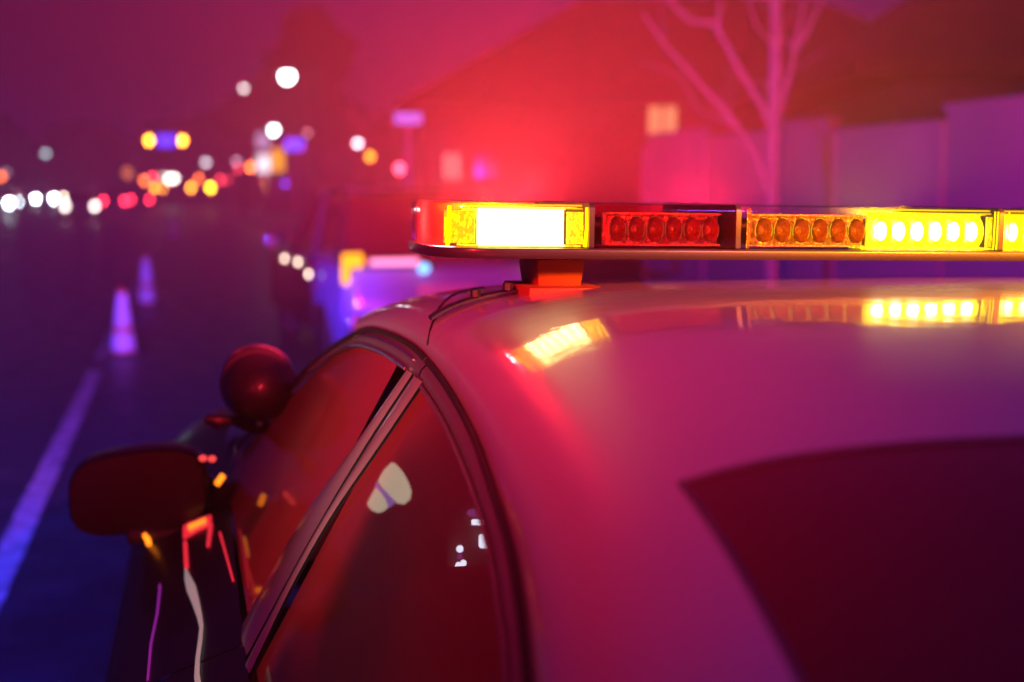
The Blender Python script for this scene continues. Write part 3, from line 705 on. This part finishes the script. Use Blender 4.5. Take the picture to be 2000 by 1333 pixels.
t2 = thing('billboard', 'pale lilac illuminated board just below the second bright lamp', 'billboard', (4.1, 89, 0))
MB().box((0, 0, 4.5), (.9, .1, 1.0), bev=.03).build('board', 'shop_pale', t2); MB().tube([(0, .1, 0), (0, .1, 4.2)], .06, n=8).build('post', 'pole_metal', t2)
# ================================================================== HOUSES, FENCE
pbsdf('roof_tile', (.05, .025, .02), .8, noise=.3, nscale=3); pbsdf('house_wall', (.15, .10, .09), .85, noise=.1, nscale=2)
emis('window_warm', (1, .42, .20), .8); emis('window_pink', (1, .35, .38), .75); pbsdf('window_dark', (.02, .02, .025), .1)
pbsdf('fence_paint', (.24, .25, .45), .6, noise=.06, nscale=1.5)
def poly_prism(name, pts, y0, y1, mat, parent):
    n = len(pts); v = [(p[0], y0, p[1]) for p in pts]+[(p[0], y1, p[1]) for p in pts]
    f = [tuple(range(n)), tuple(range(n, 2*n))[::-1]]+[(k, (k+1) % n, n+(k+1) % n, n+k) for k in range(n)]
    return mesh(name, v, f, mat, parent, smooth=False, auto=30)
h = thing('house', 'large house with dark hipped roof and one warm lit window behind the fence', 'house', (8.6, 27.2, 0), -radians(13))
def hip(name, x0, x1, y0, y1, z0, z1, rx0, rx1, mat, parent):
    ym_ = (y0+y1)/2; v = [(x0, y0, z0), (x1, y0, z0), (x1, y1, z0), (x0, y1, z0), (rx0, ym_, z1), (rx1, ym_, z1), (x0, y0, z0-.18), (x1, y0, z0-.18), (x1, y1, z0-.18), (x0, y1, z0-.18)]
    return mesh(name, v, [(0, 1, 5, 4), (1, 2, 5), (2, 3, 4, 5), (3, 0, 4), (0, 6, 7, 1), (1, 7, 8, 2), (2, 8, 9, 3), (3, 9, 6, 0), (9, 8, 7, 6)], mat, parent, smooth=False, auto=20)
MB().box((1.9, 4.9, 1.7), (13.3, 8.3, 3.4)).build('wall', 'house_wall', h, smooth=False)
hip('roof', -5.3, 9.4, .8, 9.2, 3.4, 6.2, -1.0, 4.6, 'roof_tile', h)
def window(parent, x, y, z, w_, hh, mat):
    f_ = MB().box((x, y, z), (w_+.12, .06, hh+.12), bev=.01).build('window', 'house_wall', parent)
    MB().box((x-w_/4-.01, y-.04, z), (w_/2-.03, .02, hh), 0).box((x+w_/4+.01, y-.04, z), (w_/2-.03, .02, hh), 0).build('pane', mat, f_, smooth=False)
window(h, .48, .55, 3.02, .62, .62, 'window_warm')
window(h, -4.05, .55, 2.05, .36, .55, 'window_pink'); window(h, -3.3, .55, 2.1, .5, .5, 'window_dark'); window(h, -2.0, .55, 1.9, .7, .7, 'window_dark')
MB().box((2.2, 3.2, 5.6), (.7, .7, 1.6), bev=.02).build('chimney', 'house_wall', h)
h2 = thing('house', 'nearer house at the right edge with a dark sloping eave over the fence', 'house', (9.6, 13.4, 0), -radians(13))
MB().box((1.2, 5, 1.5), (6.4, 8, 3.0)).build('wall', 'house_wall', h2, smooth=False)
hip('roof', -2.75, 5.5, 0, 9.5, 3.1, 5.6, 1.0, 2.5, 'roof_tile', h2)
window(h2, .2, .98, 1.9, 1.1, .9, 'window_dark')
# fence of rendered panels with posts, standing along the pavement at x = 4
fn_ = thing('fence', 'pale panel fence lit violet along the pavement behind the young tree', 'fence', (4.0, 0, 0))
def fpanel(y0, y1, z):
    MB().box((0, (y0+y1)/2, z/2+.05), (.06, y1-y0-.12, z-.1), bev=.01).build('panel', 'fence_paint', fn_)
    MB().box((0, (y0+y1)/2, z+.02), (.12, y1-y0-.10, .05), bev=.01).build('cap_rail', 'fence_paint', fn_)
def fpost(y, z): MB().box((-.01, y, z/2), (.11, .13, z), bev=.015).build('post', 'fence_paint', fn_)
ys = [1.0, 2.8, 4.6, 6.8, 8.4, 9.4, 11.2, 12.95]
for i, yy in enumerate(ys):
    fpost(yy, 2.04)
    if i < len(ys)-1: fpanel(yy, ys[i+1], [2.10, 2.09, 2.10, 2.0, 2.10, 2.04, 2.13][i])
# ================================================================== TREES
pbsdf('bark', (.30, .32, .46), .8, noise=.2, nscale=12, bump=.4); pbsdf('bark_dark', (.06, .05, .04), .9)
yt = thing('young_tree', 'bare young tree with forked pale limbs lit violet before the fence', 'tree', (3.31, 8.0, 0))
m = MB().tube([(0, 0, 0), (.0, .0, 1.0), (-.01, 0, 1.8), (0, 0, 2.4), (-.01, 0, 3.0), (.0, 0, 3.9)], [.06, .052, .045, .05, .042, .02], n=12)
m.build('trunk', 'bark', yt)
BR = [([(0, 0, 1.45), (-.15, .02, 1.85), (-.28, .04, 2.05), (-.45, .1, 2.25), (-.78, .18, 2.62), (-.95, .2, 2.85)], .026),
      ([(0, 0, 2.0), (-.10, .02, 2.2), (-.27, .07, 2.48), (-.40, .1, 2.72), (-.46, .12, 2.79), (-.60, .15, 2.80), (-.80, .2, 2.98), (-.9, .2, 3.3)], .028),
      ([(-.42, .1, 2.75), (-.40, .1, 2.95), (-.46, .1, 3.3)], .015),
      ([(0, 0, 2.02), (.07, -.02, 2.3), (.13, -.03, 2.57), (.22, -.04, 2.72), (.32, -.06, 2.95), (.4, -.1, 3.3)], .026),
      ([(.14, -.03, 2.58), (.06, 0, 2.68), (.03, 0, 2.8)], .014), ([(.13, -.03, 2.6), (.2, 0, 2.9), (.22, 0, 3.3)], .016),
      ([(-.28, .05, 2.05), (-.55, .1, 2.15), (-.7, .1, 2.4), (-1.0, .1, 2.5)], .010), ([(.0, 0, 2.6), (-.2, -.1, 2.75), (-.35, -.15, 3.1)], .012),
      ([(0, 0, 2.35), (-.2, 0, 2.36), (-.4, .05, 2.45)], .008)]
for k in range(26):
    base_, r0 = random.choice(BR[:6]); i_ = random.randrange(1, len(base_)-1); p = Vector(base_[i_]).lerp(Vector(base_[i_+1]), random.random()); d_ = Vector((random.uniform(-1, 1), random.uniform(-.6, .6), random.uniform(.3, 1.2))).normalized(); q = p+d_*random.uniform(.15, .4)
    BR.append(([tuple(p), tuple((p+q)/2+Vector((0, 0, .02))), tuple(q+Vector((0, 0, .06)))], .006))
for pts, r_ in BR:
    n_ = len(pts); MB().tube(pts, [r_*(1-.6*i/(n_-1)) for i in range(n_)], n=8).build('branch', 'bark', yt)
pbsdf('leaf_dark', (.03, .035, .02), .9)
def crown(name, parent, blobs, nleaf, size, mat):
    v = []; f = []
    for k in range(nleaf):
        c, r_ = random.choice(blobs); 
        while True:
            p = Vector([random.uniform(-1, 1) for _ in range(3)])
            if .25 < p.length < 1: break
        p = Vector((c[0]+p.x*r_[0], c[1]+p.y*r_[1], c[2]+p.z*r_[2])); a = Vector([random.gauss(0, 1) for _ in range(3)]).normalized(); b = a.orthogonal().normalized(); s_ = size*random.uniform(.5, 1.3)
        i = len(v); v += [p-a*s_, p+b*s_*.6, p+a*s_, p-b*s_*.6]; f.append((i, i+1, i+2, i+3))
    return mesh(name, v, f, mat, parent, smooth=False)
def tree(x, y, blobs, trunk, label, nleaf=3500, size=.22, nm='tree'):
    t = thing(nm, label, 'tree', (x, y, 0), 0, 'dark trees down the road'); m = MB().tube([(0, 0, 0), (.05, 0, trunk*.5), (0, 0, trunk)], [.2, .15, .06], n=8)
    for k in range(6):
        a = k*1.1; m.tube([(0, 0, trunk*.45+k*.2), (cos(a)*1.0, sin(a)*.8, trunk*.7+k*.25)], [.06, .02], n=6)
    m.build('trunk', 'bark_dark', t); crown('crown', t, blobs, nleaf, size, 'leaf_dark'); return t
tree(9.6, 118, [((0, 0, 14.2), (2.3, 2.2, 2.3)), ((-.1, 0, 11.8), (3.8, 3, 2.2)), ((1.0, 0, 13.2), (3, 2.5, 1.5)), ((-1.2, 0, 9.0), (4.5, 3.8, 2.5)), ((.3, 0, 6.5), (5, 4, 3)), ((-4.0, 0, 7.3), (3.8, 3, 2.2)), ((.8, 0, 3.6), (5, 3.5, 3))], 14, 'tall dark tree with ragged crown behind the bright street lamps', 8000, .42)
tree(-11.5, 165, [((0, 0, 6), (5, 3, 2.8)), ((-4, 0, 4.6), (4, 3, 2.5)), ((4, 0, 4.5), (4, 3, 2.2))], 6, 'broad dark tree above the oncoming headlights', 2500, .6)
tree(-19.5, 160, [((0, 0, 5.5), (3, 3, 3)), ((-3, 0, 4), (4, 3, 2.5)), ((.2, 0, 8.0), (.6, .6, 1.2))], 6, 'dark tree with a thin top at the left edge', 2000, .6)
tree(-.5, 150, [((0, 0, 6), (5, 3, 2.6)), ((4, 0, 7), (4, 3, 2.8)), ((8, 0, 8), (4, 3, 3))], 6, 'dark spreading tree behind the overhead traffic signals', 3000, .6)
tree(13.6, 116, [((0, 0, 4.6), (2.2, 2, 1.6)), ((-3, 0, 4.4), (3.2, 2.5, 2.6)), ((4, 0, 5.2), (4, 2, 3))], 5, 'low dark tree between the tall tree and the house', 3000, .45)
v = []; f = []; x = -90.0; k = 0
tl = MB()
for i in range(110):
    x = -110+i*1.9; hh = 5.5+2.2*sin(i*.7)+1.5*sin(i*.23+1)+random.uniform(-.8, .8); yy = 200+random.uniform(-4, 4)
    tl.ball((x, yy, hh*.4), (3.2, 2.5, hh*.62), nu=8, nv=6)
struct(tl.build('distant_treeline', 'leaf_dark'), 'stuff')
# ================================================================== SECOND POLICE CAR AHEAD
pc = thing('police_car', 'white police car parked ahead, washed blue and violet by the beacons', 'police car', (1.10, 12.45, 0), radians(3.2))
L = 4.9; W = 1.9; H = 1.56
pbsdf('blue_washed_paint', (.30, .38, .75), .35, 0, 1, .05)  # white body paint with the beacons' blue wash put into its colour
body_loft(pc, L, W, H, 'blue_washed_paint', 'back_glass', False, top='car_dark')
emis('side_glint_glow', (1, .75, .6), 9); emis('tail_amber', (1, .34, .01), 2.6); emis('strip_pink_glow', (1, .25, .55), 3.0); emis('cyan_lamp', (.12, .5, 1), 3.5)
yb = -L/2-.015
MB().box((-.80, yb, 1.0), (.18, .06, .12), bev=.03).box((-.86, yb, .88), (.07, .06, .16), bev=.03).build('taillight', 'tail_amber', pc)
MB().box((.80, yb, 1.0), (.18, .06, .12), bev=.03).build('taillight', 'tail_amber', pc)
MB().box((-.45, yb, .985), (.42, .05, .045), bev=.02).build('reflector_strip', 'strip_pink_glow', pc)  # reflector strip, its returned light put in as pink glow
MB().ball((-.20, yb-.01, .93), (.05, .03, .035)).build('rear_marker_lamp', 'cyan_lamp', pc)
MB().box((0, yb, .72), (.5, .03, .14), bev=.01).build('number_plate', 'car_white', pc)
MB().box((0, yb, .45), (1.7, .12, .22), bev=.04).build('bumper', 'car_dark', pc)
for wy in (-1.4, 1.45):
    for s_ in (-1, 1): MB().tube([(s_*.74, wy, .34), (s_*.92, wy, .34)], .34, n=24).build('wheel', 'rubber', pc)
for s_ in (-1, 1): MB().box((s_*1.06, .75, 1.06), (.2, .12, .14), bev=.04).build('side_mirror', 'car_dark', pc)
for q in [(-1.0, -.6, .90), (-.99, .5, .88), (-.985, -1.2, .82)]: MB().ball(q, (.018, .03, .022)).build('side_glint', 'side_glint_glow', pc)  # reflections on the car side, put in as small glowing balls
body_dark = MB().box((-.965, .35, .62), (.02, 3.2, .62), bev=.008).build('door_panel', 'black_paint', pc)
# ================================================================== REFLECTION SHAPES ADDED INSIDE THE CAR
emis('pane_glow_pale', (.74, .84, .60), 4.5); emis('pane_glow_violet', (.34, .24, .75), 4.0); emis('speck_white', (.62, .80, 1), 12.0); emis('speck_violet', (.5, .15, .7), 1.8)
def px_panel(name, pts, mat, parent, th=.006):
    """small flat panel in the plane facing the rear left, with thickness"""
    c = Vector(pts[0]); n_ = (Vector(pts[1])-c).cross(Vector(pts[2])-c).normalized()*th
    k = len(pts); v = [Vector(p) for p in pts]+[Vector(p)+n_ for p in pts]
    return mesh(name, v, [tuple(range(k)), tuple(range(k, 2*k))[::-1]]+[(i, (i+1) % k, k+(i+1) % k, k+i) for i in range(k)], mat, parent, smooth=False, auto=20)
def quad_at(c, w_, h_, round_=.3, tilt=0, n=24):
    c = Vector(c); a = Vector((.974, -.225, 0)); b = Vector((0, 0, 1)); pts = []
    for k in range(n):
        t_ = 2*pi*k/n; e = round_; X = w_/2*abs(cos(t_))**e*(1 if cos(t_) > 0 else -1); Y = h_/2*abs(sin(t_))**e*(1 if sin(t_) > 0 else -1)
        pts.append(c+a*(X*cos(tilt)-Y*sin(tilt))+b*(X*sin(tilt)+Y*cos(tilt)))
    return pts
tb = thing('reflection_shape', 'glowing patch added behind the rear door window for a reflection, pale green with a violet band', 'window_reflection', (-.54, .56, 1.0))  # added stand-in for a pale reflection in the window glass
def loc(o, p): return Vector(p)-o.location
px_panel('reflection_pane', [loc(tb, p) for p in [(-.604, .6, 1.098), (-.594, .6, 1.116), (-.580, .6, 1.130), (-.572, .6, 1.127), (-.560, .6, 1.112), (-.551, .6, 1.095), (-.546, .6, 1.078), (-.549, .6, 1.064), (-.559, .6, 1.057), (-.571, .6, 1.059), (-.583, .6, 1.067), (-.594, .6, 1.084)]], 'pane_glow_pale', tb)
px_panel('reflection_pane', [loc(tb, p) for p in [(-.608, .6, 1.090), (-.617, .6, 1.074), (-.624, .6, 1.060), (-.616, .6, 1.050), (-.605, .6, 1.045), (-.595, .6, 1.048), (-.588, .6, 1.055), (-.592, .6, 1.068), (-.600, .6, 1.080)]], 'pane_glow_pale', tb)
px_panel('reflection_band', [loc(tb, p) for p in [(-.606, .603, 1.098), (-.580, .603, 1.069), (-.573, .603, 1.062), (-.586, .603, 1.052), (-.610, .603, 1.088)]], 'pane_glow_violet', tb)
MB().tube([loc(tb, (-.55, .63, 1.0)), loc(tb, (-.50, .66, .80))], .012, n=8).build('reflection_arm', 'dash', tb)
ra = thing('reflection_specks', 'small white glowing specks added low behind the rear door window for reflections', 'window_specks', (-.53, .15, 1.05))  # added stand-in for white reflection specks in the window glass
MB().box((0.01, .03, .03), (.09, .03, .17), bev=.008).build('speck_backing', 'dash', ra)
for (px_, w_, h_, rd_, mt) in [((.012, 0, .078), .026, .008, .3, 'speck_white'), ((.020, 0, .050), .021, .020, .35, 'speck_white'), ((-.018, 0, .041), .010, .010, 1, 'speck_white'), ((-.018, 0, .030), .008, .008, 1, 'speck_violet'), ((-.020, 0, .016), .010, .012, 1, 'speck_white'), ((-.013, 0, .020), .009, .009, 1, 'speck_white'), ((.010, .002, .091), .034, .012, .8, 'speck_violet')]:
    px_panel('reflection_speck', quad_at(px_, w_, h_, rd_), mt, ra, .003)
# reflections on the front door and mirror mount, put in as glowing strips
emis('hot_reflection', (1, .05, .07), .9)
pbsdf('pale_reflection', (.75, .78, .68), .5, em=(.5, .56, .5), es=.35); pbsdf('red_reflection', (.8, .05, .05), .25, em=(1, .03, .06), es=.8); pbsdf('violet_reflection', (.4, .1, .6), .4, em=(.25, .02, .35), es=.6)
def stripe(pts, wd, mat, nm):
    v = []; f = []
    for i, (p, w_) in enumerate(zip(pts, wd)):
        p = Vector(p); v += [p+Vector((-w_/2*.8, 0, -w_/2*.45)), p+Vector((w_/2*.8, 0, w_/2*.45)), p+Vector((w_/2*.8, 0, w_/2*.45+.004)), p+Vector((-w_/2*.8, 0, -w_/2*.45+.004))]
        if i:
            a = (i-1)*4; b = i*4
            for k in range(4): f.append((a+k, a+(k+1) % 4, b+(k+1) % 4, b+k))
    f += [(0, 3, 2, 1), tuple((len(pts)-1)*4+k for k in range(4))]
    return mesh(nm, v, f, mat, car)
stripe([(-.930, .745, .924), (-.927, .68, .926), (-.921, .60, .929), (-.915, .52, .931), (-.909, .42, .934), (-.907, .36, .936), (-.910, .29, .935), (-.914, .22, .934), (-.916, .15, .933), (-.913, .06, .933)], [.004, .012, .018, .014, .009, .007, .008, .008, .009, .010], 'pale_reflection', 'door_reflection')
stripe([(-.990, 1.08, .883), (-.985, .9, .89), (-.974, .70, .904), (-.976, .55, .905), (-.983, .40, .902), (-.984, .23, .903)], [.004, .005, .006, .005, .005, .004], 'violet_reflection', 'door_reflection')
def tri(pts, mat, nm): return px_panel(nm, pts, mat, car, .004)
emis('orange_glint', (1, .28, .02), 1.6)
tri([(-.934, 1.102, .925), (-.905, 1.09, .937), (-.879, 1.076, .947), (-.882, .999, .946), (-.905, .99, .939), (-.934, .978, .926)], 'red_reflection', 'bar_reflection')  # light bar reflection put in as a glowing red patch
tri([(-.924, 1.05, .935), (-.890, 1.045, .949), (-.892, 1.02, .949), (-.924, 1.02, .935)], 'orange_glint', 'bar_reflection')
tri([(-.885, .999, .946), (-.878, .999, .949), (-.887, .84, .945), (-.892, .84, .943)], 'red_reflection', 'bar_reflection')
tri([(-.934, .95, .926), (-.928, .95, .929), (-.926, .74, .934), (-.932, .74, .931)], 'red_reflection', 'bar_reflection')
tri([(-.868, .90, .953), (-.864, .90, .954), (-.852, .55, .957), (-.855, .55, .956)], 'red_reflection', 'bar_reflection')
for q in [(-.892, 1.08, 1.062), (-.874, 1.08, 1.060)]: MB().ball(q, (.008, .006, .006)).build('mirror_red_glint', 'red_glint', car)  # red sparkles by the mirror, reflections put in as glowing balls
# ================================================================== HAZE
hm = bpy.data.materials.new('haze_air'); hm.use_nodes = True; n = hm.node_tree; n.nodes.clear()
o_ = n.nodes.new('ShaderNodeOutputMaterial'); pv = n.nodes.new('ShaderNodeVolumePrincipled')
pv.inputs['Color'].default_value = (.95, .92, .95, 1); pv.inputs['Density'].default_value = .006; pv.inputs['Anisotropy'].default_value = .25
n.links.new(pv.outputs[0], o_.inputs['Volume']); M['haze_air'] = hm
hz = MB().box((0, 325, 12.9), (840, 790, 28.3)); o = hz.build('haze', 'haze_air', smooth=False, auto=None); struct(o, 'stuff')
